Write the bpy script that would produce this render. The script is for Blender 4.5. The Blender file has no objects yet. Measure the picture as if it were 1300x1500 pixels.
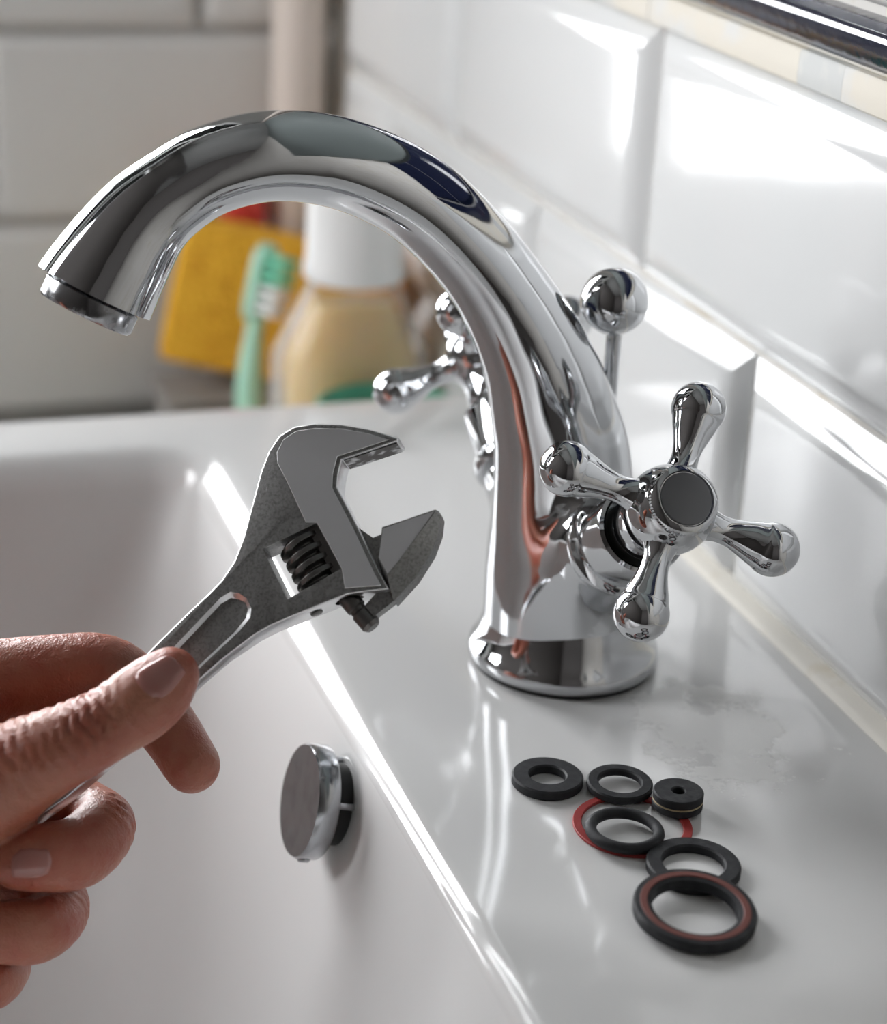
import bpy, bmesh, math
import numpy as np
from mathutils import Vector, Matrix

scene = bpy.context.scene
COL = scene.collection
PI = math.pi

# ------------------------------------------------------------------ camera
cam_data = bpy.data.cameras.new('camera')
cam = bpy.data.objects.new('camera', cam_data)
COL.objects.link(cam)
CAM_LOC = (-0.2052, -0.4730, 1.1044)
RIGHT = Vector((0.9481, -0.3137, 0.0509))
DOWN = Vector((-0.0754, -0.3777, -0.9229))
FWD = Vector((0.3088, 0.8712, -0.3817))
m = Matrix((( RIGHT.x, -DOWN.x, -FWD.x, CAM_LOC[0]),
            ( RIGHT.y, -DOWN.y, -FWD.y, CAM_LOC[1]),
            ( RIGHT.z, -DOWN.z, -FWD.z, CAM_LOC[2]),
            (0, 0, 0, 1)))
loc, rot, _ = m.decompose()
cam.location = loc
cam.rotation_mode = 'QUATERNION'
cam.rotation_quaternion = rot
cam_data.sensor_fit = 'VERTICAL'
cam_data.sensor_height = 36.0
cam_data.sensor_width = 31.2
cam_data.lens = 36.0 * 2998.8 / 1500.0
cam_data.clip_start = 0.01
cam_data.clip_end = 50
cam_data.dof.use_dof = True
cam_data.dof.focus_distance = 0.496
cam_data.dof.aperture_fstop = 8.5
scene.camera = cam

# ------------------------------------------------------------------ sky and light
world = bpy.data.worlds.new('overcast_sky')
scene.world = world
world.use_nodes = True
bg = world.node_tree.nodes['Background']
bg.inputs[0].default_value = (0.97, 0.98, 1.0, 1)
SKY = 13.0
bg.inputs[1].default_value = SKY

WIN_X0, WIN_X1, WIN_Z0, WIN_Z1 = -0.74, -0.110, 0.835, 2.15
X_L = -0.80                                 # inner face of the left wall
WL_Y0, WL_Y1, WL_Z0, WL_Z1 = 0.205, 0.49, 1.03, 2.25                  # second window, in the left wall
YB = 0.50                                   # inner face of the back wall
XR = 0.0648                                 # face of the tiled wall
def portal(loc, rot, sx, sy):
    pl = bpy.data.lights.new('window_portal', 'AREA')
    pl.shape = 'RECTANGLE'; pl.size = sx; pl.size_y = sy
    pl.cycles.is_portal = True
    po = bpy.data.objects.new('window_portal', pl)
    po.location = loc; po.rotation_euler = rot
    COL.objects.link(po)
WZ = (WIN_Z0 + WIN_Z1) / 2
portal(((WIN_X0 + WIN_X1) / 2, YB + 0.13, WZ), (-PI / 2, 0, 0), WIN_X1 - WIN_X0, WIN_Z1 - WIN_Z0)
portal((X_L - 0.11, (WL_Y0 + WL_Y1) / 2, (WL_Z0 + WL_Z1) / 2), (0, -PI / 2, 0), WL_Z1 - WL_Z0, WL_Y1 - WL_Y0)

scene.view_settings.view_transform = 'Standard'
scene.view_settings.look = 'None'
scene.view_settings.gamma = 1.0
scene.view_settings.use_curve_mapping = False
scene.view_settings.exposure = 0.42
scene.cycles.use_denoising = True
scene.cycles.max_bounces = 10
scene.cycles.diffuse_bounces = 5
scene.cycles.glossy_bounces = 6
scene.cycles.transmission_bounces = 8
scene.cycles.transparent_max_bounces = 12
scene.cycles.caustics_reflective = False
scene.cycles.caustics_refractive = False
scene.cycles.sample_clamp_indirect = 6.0

# ------------------------------------------------------------------ materials
def mat(name, base=(0.8, 0.8, 0.8), rough=0.5, metal=0.0, spec=0.5, coat=0.0, trans=0.0,
        ior=1.5, sss=0.0, sss_rad=(0.01, 0.004, 0.002), coat_rough=0.05,
        vary=None, rough_vary=None, bump=None):
    """vary=(scale, colour2, lo, hi); rough_vary=(scale, r2, lo, hi); bump=(scale, strength, distance, kind)"""
    mt = bpy.data.materials.new(name)
    mt.use_nodes = True
    nt = mt.node_tree
    b = nt.nodes['Principled BSDF']
    b.inputs['Base Color'].default_value = (*base, 1)
    b.inputs['Roughness'].default_value = rough
    b.inputs['Metallic'].default_value = metal
    b.inputs['IOR'].default_value = ior
    b.inputs['Specular IOR Level'].default_value = spec
    b.inputs['Coat Weight'].default_value = coat
    b.inputs['Coat Roughness'].default_value = coat_rough
    b.inputs['Transmission Weight'].default_value = trans
    if sss > 0:
        b.inputs['Subsurface Weight'].default_value = sss
        b.inputs['Subsurface Radius'].default_value = sss_rad
        b.inputs['Subsurface Scale'].default_value = 1.0
    tc = nt.nodes.new('ShaderNodeTexCoord')
    def noise(scale, detail=5):
        n = nt.nodes.new('ShaderNodeTexNoise')
        n.inputs['Scale'].default_value = scale
        n.inputs['Detail'].default_value = detail
        nt.links.new(tc.outputs['Object'], n.inputs['Vector'])
        return n
    def ramp(sock, lo, hi, c1, c2):
        r = nt.nodes.new('ShaderNodeValToRGB')
        r.color_ramp.elements[0].position = lo
        r.color_ramp.elements[1].position = hi
        r.color_ramp.elements[0].color = c1
        r.color_ramp.elements[1].color = c2
        nt.links.new(sock, r.inputs['Fac'])
        return r
    if vary:
        n = noise(vary[0])
        r = ramp(n.outputs['Fac'], vary[2], vary[3], (*base, 1), (*vary[1], 1))
        nt.links.new(r.outputs['Color'], b.inputs['Base Color'])
    if rough_vary:
        n = noise(rough_vary[0])
        r = ramp(n.outputs['Fac'], rough_vary[2], rough_vary[3], (rough,) * 3 + (1,), (rough_vary[1],) * 3 + (1,))
        nt.links.new(r.outputs['Color'], b.inputs['Roughness'])
    if bump:
        if bump[3] == 'voronoi':
            n = nt.nodes.new('ShaderNodeTexVoronoi')
            n.inputs['Scale'].default_value = bump[0]
            nt.links.new(tc.outputs['Object'], n.inputs['Vector'])
            out = n.outputs['Distance']
        else:
            n = noise(bump[0], 6)
            out = n.outputs['Fac']
        bp = nt.nodes.new('ShaderNodeBump')
        bp.inputs['Strength'].default_value = bump[1]
        bp.inputs['Distance'].default_value = bump[2]
        nt.links.new(out, bp.inputs['Height'])
        nt.links.new(bp.outputs['Normal'], b.inputs['Normal'])
    return mt

M = {}
M['chrome'] = mat('chrome', (0.61, 0.62, 0.635), 0.045, 1.0, rough_vary=(60, 0.10, 0.5, 0.8))
M['chrome_dull'] = mat('spotted_chrome', (0.62, 0.63, 0.65), 0.16, 1.0, rough_vary=(220, 0.38, 0.42, 0.62), vary=(240, (0.42, 0.42, 0.43), 0.45, 0.65))
M['chrome_worn'] = mat('scratched_chrome', (0.44, 0.45, 0.47), 0.14, 1.0, rough_vary=(130, 0.26, 0.45, 0.65), vary=(150, (0.36, 0.365, 0.375), 0.45, 0.65))
M['aerator'] = mat('dark_chrome', (0.34, 0.345, 0.355), 0.16, 1.0, rough_vary=(260, 0.34, 0.45, 0.62))  # darker, rougher chrome that sets the aerator off from the spout
M['cap'] = mat('satin_grey_cap', (0.15, 0.153, 0.16), 0.38, 0.25)
M['dark_gap'] = mat('rubber_and_gap_shade', (0.012, 0.012, 0.012), 0.6)  # near black: rubber gasket, and shade painted into the gaps
M['tile'] = mat('glazed_white_tile', (0.74, 0.75, 0.75), 0.09, 0, 0.45, coat=0.0, bump=(26, 0.12, 0.0012, 'noise'))
M['grout'] = mat('cream_grout', (0.74, 0.72, 0.68), 0.8, vary=(60, (0.62, 0.56, 0.46), 0.5, 0.75))
M['caulk'] = mat('old_caulk', (0.76, 0.73, 0.66), 0.6, vary=(55, (0.60, 0.52, 0.36), 0.58, 0.78))
M['cream_trim'] = mat('cream_painted_strip', (0.66, 0.62, 0.54), 0.62, 0, 0.18, vary=(35, (0.62, 0.62, 0.60), 0.50, 0.62), bump=(60, 0.25, 0.001, 'noise'))
M['bare_strip'] = mat('bare_grey_strip', (0.50, 0.51, 0.50), 0.55, 0, 0.2, vary=(60, (0.66, 0.64, 0.58), 0.5, 0.7))
M['navy'] = mat('navy_glaze', (0.008, 0.012, 0.035), 0.06, 0, 0.5, coat=0.6, bump=(120, 0.25, 0.0015, 'noise'))
M['upper_paint'] = mat('grey_green_wall_paint', (0.13, 0.15, 0.145), 0.45)
M['back_tile'] = mat('grey_back_tile', (0.66, 0.65, 0.63), 0.35, 0, 0.4)
M['back_grout'] = mat('grey_back_grout', (0.40, 0.39, 0.37), 0.8)
M['paint'] = mat('darkened_wall_paint', (0.10, 0.09, 0.085), 0.7)  # unseen room walls, darkened to hold down bounced light
M['pipe'] = mat('cream_pipe_paint', (0.66, 0.58, 0.52), 0.4)
M['floor'] = mat('brown_floor', (0.10, 0.06, 0.045), 0.5)
M['ceiling'] = mat('ceiling_paint', (0.36, 0.36, 0.35), 0.8)
M['white_frame'] = mat('white_window_paint', (0.8, 0.8, 0.78), 0.35)
M['black_rubber'] = mat('black_rubber', (0.018, 0.019, 0.022), 0.55, 0, 0.4, rough_vary=(300, 0.75, 0.4, 0.6), bump=(700, 0.25, 0.0004, 'noise'))
M['red_fibre'] = mat('red_fibre', (0.36, 0.030, 0.028), 0.6, bump=(900, 0.3, 0.0003, 'noise'))
M['brown_red'] = mat('reddish_brown_rubber', (0.17, 0.050, 0.040), 0.6, bump=(700, 0.25, 0.0003, 'noise'))
M['tan'] = mat('tan_layer', (0.45, 0.36, 0.22), 0.7)
M['sponge'] = mat('yellow_sponge', (0.90, 0.48, 0.035), 0.9, bump=(260, 0.8, 0.002, 'voronoi'), vary=(90, (0.76, 0.36, 0.02), 0.45, 0.7))
M['orange_sponge'] = mat('orange_sponge', (0.85, 0.36, 0.04), 0.9, bump=(260, 0.8, 0.002, 'voronoi'))
M['mint'] = mat('mint_plastic', (0.46, 0.80, 0.62), 0.35, sss=0.15)
M['mint_deep'] = mat('mint_bristle', (0.20, 0.70, 0.48), 0.6)
M['bristle'] = mat('white_bristle', (0.85, 0.88, 0.86), 0.6)
M['white_plastic'] = mat('white_plastic', (0.82, 0.82, 0.81), 0.35)
def clear_plastic():
    mt = mat('clear_plastic', (0.9, 0.9, 0.88), 0.08, 0, 0.6)
    nt = mt.node_tree; b = nt.nodes['Principled BSDF']; o = nt.nodes['Material Output']
    t = nt.nodes.new('ShaderNodeBsdfTransparent'); mx = nt.nodes.new('ShaderNodeMixShader'); fr = nt.nodes.new('ShaderNodeLayerWeight')
    fr.inputs['Blend'].default_value = 0.35
    nt.links.new(fr.outputs['Facing'], mx.inputs[0]); nt.links.new(t.outputs[0], mx.inputs[1]); nt.links.new(b.outputs[0], mx.inputs[2])
    nt.links.new(mx.outputs[0], o.inputs['Surface'])
    return mt
M['bottle'] = clear_plastic()
M['amber'] = mat('amber_liquid', (0.76, 0.58, 0.33), 0.2, 0, 0.3, sss=0.6, sss_rad=(0.02, 0.014, 0.006))
M['amber_pale'] = mat('pale_amber_label', (0.68, 0.60, 0.42), 0.5)
M['green'] = mat('green_plastic', (0.12, 0.42, 0.28), 0.35)
M['red'] = mat('red_plastic', (0.70, 0.06, 0.05), 0.4)
M['grey_plastic'] = mat('grey_plastic', (0.30, 0.28, 0.26), 0.6)
M['steel'] = mat('worn_steel', (0.34, 0.34, 0.335), 0.42, 1.0, rough_vary=(900, 0.55, 0.4, 0.62), vary=(1500, (0.24, 0.24, 0.235), 0.45, 0.65), bump=(2600, 0.3, 0.0002, 'noise'))
M['steel_edge'] = mat('glint_steel', (0.74, 0.74, 0.75), 0.30, 1.0, rough_vary=(800, 0.4, 0.5, 0.7))
M['steel_face'] = mat('polished_steel_face', (0.74, 0.745, 0.76), 0.46, 1.0, rough_vary=(500, 0.54, 0.55, 0.75))
M['steel_dark'] = mat('oily_dark_steel', (0.16, 0.155, 0.15), 0.38, 1.0)
M['steel_jaw'] = mat('scuffed_jaw_steel', (0.12, 0.11, 0.105), 0.5, 1.0, vary=(330, (0.62, 0.62, 0.63), 0.50, 0.62))
M['nail'] = mat('fingernail', (0.38, 0.17, 0.145), 0.20, 0, 0.5, sss=0.2, sss_rad=(0.004, 0.0015, 0.001), coat=0.3)

def skin_material():
    mt = mat('skin', (0.50, 0.24, 0.17), 0.40, 0, 0.5, sss=0.22, sss_rad=(0.007, 0.0018, 0.0009))
    nt = mt.node_tree
    b = nt.nodes['Principled BSDF']
    tc = nt.nodes.new('ShaderNodeTexCoord')
    n1 = nt.nodes.new('ShaderNodeTexNoise'); n1.inputs['Scale'].default_value = 75; n1.inputs['Detail'].default_value = 4
    r = nt.nodes.new('ShaderNodeValToRGB')
    r.color_ramp.elements[0].position = 0.32; r.color_ramp.elements[0].color = (0.36, 0.092, 0.058, 1)
    r.color_ramp.elements[1].position = 0.68; r.color_ramp.elements[1].color = (0.42, 0.170, 0.108, 1)
    nt.links.new(tc.outputs['Object'], n1.inputs['Vector'])
    nt.links.new(n1.outputs['Fac'], r.inputs['Fac'])
    nt.links.new(r.outputs['Color'], b.inputs['Base Color'])
    v = nt.nodes.new('ShaderNodeTexVoronoi'); v.inputs['Scale'].default_value = 1100
    v.feature = 'DISTANCE_TO_EDGE'
    n2 = nt.nodes.new('ShaderNodeTexNoise'); n2.inputs['Scale'].default_value = 420; n2.inputs['Detail'].default_value = 6
    nt.links.new(tc.outputs['Object'], v.inputs['Vector'])
    nt.links.new(tc.outputs['Object'], n2.inputs['Vector'])
    b1 = nt.nodes.new('ShaderNodeBump'); b1.inputs['Strength'].default_value = 0.35; b1.inputs['Distance'].default_value = 0.0004
    b2 = nt.nodes.new('ShaderNodeBump'); b2.inputs['Strength'].default_value = 0.6; b2.inputs['Distance'].default_value = 0.0009
    nt.links.new(v.outputs['Distance'], b1.inputs['Height'])
    nt.links.new(n2.outputs['Fac'], b2.inputs['Height'])
    nt.links.new(b1.outputs['Normal'], b2.inputs['Normal'])
    nt.links.new(b2.outputs['Normal'], b.inputs['Normal'])
    return mt
M['skin'] = skin_material()

def ceramic_material():
    """white glaze with dried lime marks beside the tap (a stain with its own place on the deck)"""
    mt = mat('white_ceramic', (0.80, 0.80, 0.79), 0.10, 0, 0.5, coat=0.3)
    nt = mt.node_tree
    b = nt.nodes['Principled BSDF']
    g = nt.nodes.new('ShaderNodeNewGeometry')
    mp = nt.nodes.new('ShaderNodeMapping')
    mp.vector_type = 'POINT'
    mp.inputs['Location'].default_value = (-0.024 / 0.020, 0.050 / 0.034, -0.85 / 0.02)
    mp.inputs['Scale'].default_value = (1 / 0.020, 1 / 0.034, 1 / 0.02)
    nt.links.new(g.outputs['Position'], mp.inputs['Vector'])
    ln = nt.nodes.new('ShaderNodeVectorMath'); ln.operation = 'LENGTH'
    nt.links.new(mp.outputs['Vector'], ln.inputs[0])
    n = nt.nodes.new('ShaderNodeTexNoise'); n.inputs['Scale'].default_value = 95; n.inputs['Detail'].default_value = 9; n.inputs['Roughness'].default_value = 0.62
    nt.links.new(g.outputs['Position'], n.inputs['Vector'])
    s1 = nt.nodes.new('ShaderNodeMath'); s1.operation = 'MULTIPLY_ADD'
    s1.inputs[1].default_value = -0.30
    nt.links.new(ln.outputs['Value'], s1.inputs[0])
    nt.links.new(n.outputs['Fac'], s1.inputs[2])
    r = nt.nodes.new('ShaderNodeValToRGB')
    r.color_ramp.elements[0].position = 0.24; r.color_ramp.elements[0].color = (0, 0, 0, 1)
    r.color_ramp.elements[1].position = 0.30; r.color_ramp.elements[1].color = (1, 1, 1, 1)
    nt.links.new(s1.outputs[0], r.inputs['Fac'])
    mr = nt.nodes.new('ShaderNodeMapRange')
    mr.inputs['To Min'].default_value = 0.10; mr.inputs['To Max'].default_value = 0.60
    nt.links.new(r.outputs['Color'], mr.inputs['Value'])
    nt.links.new(mr.outputs['Result'], b.inputs['Roughness'])
    cm = nt.nodes.new('ShaderNodeMixRGB')
    cm.inputs[1].default_value = (0.78, 0.78, 0.775, 1); cm.inputs[2].default_value = (0.93, 0.93, 0.92, 1)
    nt.links.new(r.outputs['Color'], cm.inputs[0]); nt.links.new(cm.outputs[0], b.inputs['Base Color'])
    bp = nt.nodes.new('ShaderNodeBump'); bp.inputs['Strength'].default_value = 0.25; bp.inputs['Distance'].default_value = 0.0004
    nt.links.new(r.outputs['Color'], bp.inputs['Height'])
    # glaze is never quite flat
    n3 = nt.nodes.new('ShaderNodeTexNoise'); n3.inputs['Scale'].default_value = 22; n3.inputs['Detail'].default_value = 1
    nt.links.new(g.outputs['Position'], n3.inputs['Vector'])
    bp2 = nt.nodes.new('ShaderNodeBump'); bp2.inputs['Strength'].default_value = 0.10; bp2.inputs['Distance'].default_value = 0.002
    nt.links.new(n3.outputs['Fac'], bp2.inputs['Height'])
    nt.links.new(bp2.outputs['Normal'], bp.inputs['Normal'])
    nt.links.new(bp.outputs['Normal'], b.inputs['Normal'])
    return mt
M['ceramic'] = ceramic_material()

M['shaded_ceramic'] = mat('shaded_white_ceramic', (0.71, 0.71, 0.705), 0.42, 0, 0.4, rough_vary=(30, 0.5, 0.4, 0.7))

def pane_material():
    mt = bpy.data.materials.new('window_glass'); mt.use_nodes = True
    nt = mt.node_tree; nt.nodes.clear()
    o = nt.nodes.new('ShaderNodeOutputMaterial'); mx = nt.nodes.new('ShaderNodeMixShader')
    fr = nt.nodes.new('ShaderNodeFresnel'); t = nt.nodes.new('ShaderNodeBsdfTransparent'); g = nt.nodes.new('ShaderNodeBsdfGlossy')
    g.inputs['Roughness'].default_value = 0.02
    nt.links.new(fr.outputs[0], mx.inputs[0]); nt.links.new(t.outputs[0], mx.inputs[1]); nt.links.new(g.outputs[0], mx.inputs[2])
    nt.links.new(mx.outputs[0], o.inputs[0])
    return mt
M['pane'] = pane_material()

# ------------------------------------------------------------------ object helpers
def finish(bm_or_mesh, name, material, parent=None, smooth=True, angle=35, matrix=None):
    if isinstance(bm_or_mesh, bmesh.types.BMesh):
        me = bpy.data.meshes.new(name)
        bm_or_mesh.normal_update()
        bm_or_mesh.to_mesh(me); bm_or_mesh.free()
    else:
        me = bm_or_mesh
    if matrix is not None:
        me.transform(matrix)
    if smooth:
        for p in me.polygons: p.use_smooth = True
        if angle is not None: me.set_sharp_from_angle(angle=math.radians(angle))
    for mm in (material if isinstance(material, (list, tuple)) else [material]):
        me.materials.append(mm)
    o = bpy.data.objects.new(name, me)
    COL.objects.link(o)
    if parent is not None:
        o.parent = parent
        o.matrix_parent_inverse = Matrix.Identity(4)
    return o

def empty(name, loc):
    o = bpy.data.objects.new(name, None)
    o.empty_display_size = 0.01
    o.location = loc
    COL.objects.link(o)
    return o

def tag(o, label, cat, group=None):
    o['label'] = label; o['category'] = cat
    if group: o['group'] = group
    return o

def struct(o):
    o['kind'] = 'structure'; return o

def frame(origin, zdir, xhint=(1, 0, 0)):
    z = Vector(zdir).normalized()
    x = Vector(xhint); x = (x - z * x.dot(z)).normalized()
    y = z.cross(x)
    o = Vector(origin)
    return Matrix(((x.x, y.x, z.x, o.x), (x.y, y.y, z.y, o.y), (x.z, y.z, z.z, o.z), (0, 0, 0, 1)))

def rings_bm(rings, cap0=True, cap1=True, closed=True, bm=None):
    bm = bm or bmesh.new()
    vs = [[bm.verts.new(p) for p in r] for r in rings]
    n = len(vs[0])
    for a, b in zip(vs[:-1], vs[1:]):
        for i in range(n if closed else n - 1):
            j = (i + 1) % n
            bm.faces.new((a[i], a[j], b[j], b[i]))
    if cap0: bm.faces.new(list(reversed(vs[0])))
    if cap1: bm.faces.new(vs[-1])
    return bm

def lathe_bm(profile, seg=64, cap0=True, cap1=True, bm=None):
    """profile (r, z) from bottom to top"""
    rings = [[(max(r, 1e-5) * math.cos(2 * PI * k / seg), max(r, 1e-5) * math.sin(2 * PI * k / seg), z) for k in range(seg)] for r, z in profile]
    return rings_bm(rings, cap0, cap1, bm=bm)

def torus_bm(profile, seg=72):
    """closed profile (r, z), counter-clockwise seen with r to the right"""
    bm = bmesh.new()
    vs = [[bm.verts.new((r * math.cos(2 * PI * k / seg), r * math.sin(2 * PI * k / seg), z)) for r, z in profile] for k in range(seg)]
    n = len(profile)
    for k in range(seg):
        a, b = vs[k], vs[(k + 1) % seg]
        for i in range(n):
            j = (i + 1) % n
            bm.faces.new((a[i], b[i], b[j], a[j]))
    bmesh.ops.recalc_face_normals(bm, faces=bm.faces)
    return bm

def box_bm(x0, x1, y0, y1, z0, z1, bevel=0.0, seg=2, bm=None):
    own = bm is None
    bm = bm or bmesh.new()
    r = bmesh.ops.create_cube(bm, size=1.0, matrix=Matrix.Translation(((x0 + x1) / 2, (y0 + y1) / 2, (z0 + z1) / 2)) @ Matrix.Diagonal((x1 - x0, y1 - y0, z1 - z0, 1)))
    if bevel > 0:
        es = list({e for v in r['verts'] for e in v.link_edges})
        bmesh.ops.bevel(bm, geom=es, offset=bevel, segments=seg, affect='EDGES', profile=0.5)
    return bm

def prism_bm(outline, z0, z1, bevel=0.0, seg=3, bottom_z=None):
    """outline counter-clockwise in xy; bottom_z(x) optional"""
    bm = bmesh.new()
    a = [bm.verts.new((x, y, bottom_z(x) if bottom_z else z0)) for x, y in outline]
    b = [bm.verts.new((x, y, z1)) for x, y in outline]
    n = len(outline)
    bm.faces.new(list(reversed(a))); top = bm.faces.new(b)
    for i in range(n):
        j = (i + 1) % n
        bm.faces.new((a[i], a[j], b[j], b[i]))
    bmesh.ops.recalc_face_normals(bm, faces=bm.faces)
    if bevel > 0:
        es = [e for e in bm.edges if abs(e.verts[0].co.z - e.verts[1].co.z) < 1e-5 or (bottom_z and len({v in b for v in e.verts}) == 1)]
        bmesh.ops.bevel(bm, geom=es, offset=bevel, segments=seg, affect='EDGES', profile=0.5, clamp_overlap=True)
    return bm

def ccw(pts):
    a = sum(p[0] * q[1] - q[0] * p[1] for p, q in zip(pts, pts[1:] + pts[:1]))
    return pts if a > 0 else pts[::-1]

def catmull(pts, sub=6):
    P = np.array(pts, float)
    out = []
    n = len(P)
    for i in range(n - 1):
        p0 = P[max(i - 1, 0)]; p1 = P[i]; p2 = P[i + 1]; p3 = P[min(i + 2, n - 1)]
        for k in range(sub):
            t = k / sub
            out.append(0.5 * ((2 * p1) + (-p0 + p2) * t + (2 * p0 - 5 * p1 + 4 * p2 - p3) * t * t + (-p0 + 3 * p1 - 3 * p2 + p3) * t ** 3))
    out.append(P[-1])
    return np.array(out)

def smooth_outline(pts, sub=4, closed=True):
    P = np.array(pts, float); n = len(P); out = []
    for i in range(n):
        p0, p1, p2, p3 = P[i - 1], P[i], P[(i + 1) % n], P[(i + 2) % n]
        for k in range(sub):
            t = k / sub
            out.append(tuple(0.5 * ((2 * p1) + (-p0 + p2) * t + (2 * p0 - 5 * p1 + 4 * p2 - p3) * t * t + (-p0 + 3 * p1 - 3 * p2 + p3) * t ** 3)))
    return out

def tube_bm(chain, seg=20, sy=1.0):
    """round-ended tube along chain of (x,y,z,r)"""
    P = np.array(chain, float)
    rings = []
    n = len(P)
    ref = Vector((0.31, 0.2, 0.93))
    for i in range(n):
        t = Vector(P[min(i + 1, n - 1), :3] - P[max(i - 1, 0), :3]).normalized()
        u = (ref - t * ref.dot(t)).normalized(); v = t.cross(u)
        c = Vector(P[i, :3]); r = P[i, 3]
        ring = lambda c, r: [tuple(c + u * (r * math.cos(2 * PI * k / seg)) + v * (r * sy * math.sin(2 * PI * k / seg))) for k in range(seg)]
        if i == 0:
            for a in (80, 60, 40, 20): rings.append(ring(c - t * (r * math.sin(math.radians(a))), r * math.cos(math.radians(a))))
        rings.append(ring(c, r))
        if i == n - 1:
            for a in (20, 40, 60, 80): rings.append(ring(c + t * (r * math.sin(math.radians(a))), r * math.cos(math.radians(a))))
    return rings_bm(rings)

# ------------------------------------------------------------------ implicit surfaces
def chain_sdf(P, chain):
    """distance to a chain of round cones (x,y,z,r)"""
    d = np.full(len(P), 1e9)
    for a, b in zip(chain[:-1], chain[1:]):
        ab = b[:3] - a[:3]; L2 = float(ab @ ab) + 1e-14
        q = P - a[:3]
        t = np.clip(q @ ab / L2, 0, 1)
        dd = np.sqrt(((q - t[:, None] * ab) ** 2).sum(1)) - (a[3] + (b[3] - a[3]) * t)
        np.minimum(d, dd, out=d)
    return d

def smin(a, b, k):
    h = np.clip(0.5 + 0.5 * (b - a) / k, 0, 1)
    return b + (a - b) * h - k * h * (1 - h)

def surface_nets(f, lo, hi, h, proj_steps=3):
    lo = np.array(lo, float); hi = np.array(hi, float)
    K = 4
    nb = np.ceil((hi - lo) / (h * K)).astype(int)
    n = nb * K + 1
    V = np.full(n, 1.0)
    # coarse blocks first, fine samples only near the surface
    cc = [lo[i] + (np.arange(nb[i]) + 0.5) * h * K for i in range(3)]
    G = np.stack(np.meshgrid(*cc, indexing='ij'), -1).reshape(-1, 3)
    dc = f(G).reshape(nb)
    V[:-1, :-1, :-1] = np.kron(dc, np.ones((K, K, K)))
    near = np.argwhere(np.abs(dc) < h * K * 1.6)
    off = np.stack(np.meshgrid(*[np.arange(K + 1)] * 3, indexing='ij'), -1).reshape(-1, 3)
    I = (near[:, None, :] * K + off[None]).reshape(-1, 3)
    flat = np.unique(np.ravel_multi_index(I.T, n))
    I = np.stack(np.unravel_index(flat, n), -1)
    vals = np.concatenate([f(lo + c * h) for c in np.array_split(I, max(1, len(I) // 200000))])
    V[I[:, 0], I[:, 1], I[:, 2]] = vals
    S = V < 0
    c = np.array(n) - 1
    acc = np.zeros((*c, 3)); cnt = np.zeros(c)
    corners = [(i, j, k) for i in (0, 1) for j in (0, 1) for k in (0, 1)]
    sl = lambda o: tuple(slice(o[a], o[a] + c[a]) for a in range(3))
    for p in corners:
        for ax in range(3):
            if p[ax] == 1: continue
            q = list(p); q[ax] = 1
            A, B = V[sl(p)], V[sl(q)]
            cross = S[sl(p)] != S[sl(q)]
            den = np.where(np.abs(A - B) < 1e-12, 1, A - B)
            t = np.where(cross, A / den, 0)
            for k in range(3):
                acc[..., k] += cross * (p[k] + (t if k == ax else 0))
            cnt += cross
    act = cnt > 0
    idx = np.full(c, -1); idx[act] = np.arange(act.sum())
    cell = np.argwhere(act)
    verts = lo + (cell + acc[act] / cnt[act][:, None]) * h
    quads = []
    for ax in range(3):
        b, d = (ax + 1) % 3, (ax + 2) % 3
        s0 = [slice(1, c[k]) for k in range(3)]; s0[ax] = slice(0, c[ax])
        s1 = list(s0); s1[ax] = slice(1, c[ax] + 1)
        A = S[tuple(s0)]; B = S[tuple(s1)]
        loc_ = np.argwhere(A != B)
        if not len(loc_): continue
        base = loc_ + np.array([1 if k != ax else 0 for k in range(3)])
        def cid(db, dd):
            o = base.copy(); o[:, b] -= db; o[:, d] -= dd
            return idx[o[:, 0], o[:, 1], o[:, 2]]
        q = np.stack([cid(0, 0), cid(1, 0), cid(1, 1), cid(0, 1)], 1)
        flip = ~A[tuple(loc_.T)]
        q[flip] = q[flip][:, ::-1]
        quads.append(q)
    quads = np.concatenate(quads)
    quads = quads[(quads >= 0).all(1)]
    for _ in range(proj_steps):
        verts = project(f, verts, h)
    return verts, quads

def grad(f, P, e=1e-4):
    g = np.stack([f(P + np.eye(3)[k] * e) - f(P - np.eye(3)[k] * e) for k in range(3)], 1) / (2 * e)
    return g

def project(f, P, lim=1.0):
    d = f(P); g = grad(f, P)
    g2 = (g ** 2).sum(1) + 1e-9
    step = np.clip(d / g2, -lim, lim)
    return P - g * step[:, None]

def mesh_from(verts, quads, name):
    me = bpy.data.meshes.new(name)
    me.from_pydata(verts.tolist(), [], quads.tolist())
    me.validate(); me.update()
    return me

# ================================================================== SETTING
Z0 = 0.85
# --- shell
def shell(name, boxes, material, bevel=0):
    bm = bmesh.new()
    for b in boxes: box_bm(*b, bm=bm)
    return struct(finish(bm, name, material, smooth=False))
Y_F, H = -1.9, 2.4
WT = 0.008                                    # tile thickness
wall_right = shell('wall_right', [(XR + WT - 0.0026, XR + 0.14, Y_F, YB + 0.12, 0, H)], M['grout'])
wall_back = shell('wall_back', [(X_L, WIN_X0, YB + 0.006, YB + 0.12, 0, H), (WIN_X1, XR + WT, YB + 0.006, YB + 0.12, 0, H),
                                (WIN_X0, WIN_X1, YB + 0.006, YB + 0.12, 0, WIN_Z0), (WIN_X0, WIN_X1, YB + 0.006, YB + 0.12, WIN_Z1, H)], M['back_grout'])
shell('wall_left', [(X_L - 0.1, X_L, Y_F - 0.1, WL_Y0, 0, H), (X_L - 0.1, X_L, WL_Y1, YB + 0.12, 0, H), (X_L - 0.1, X_L, WL_Y0, WL_Y1, 0, WL_Z0), (X_L - 0.1, X_L, WL_Y0, WL_Y1, WL_Z1, H)], M['paint'])
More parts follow.
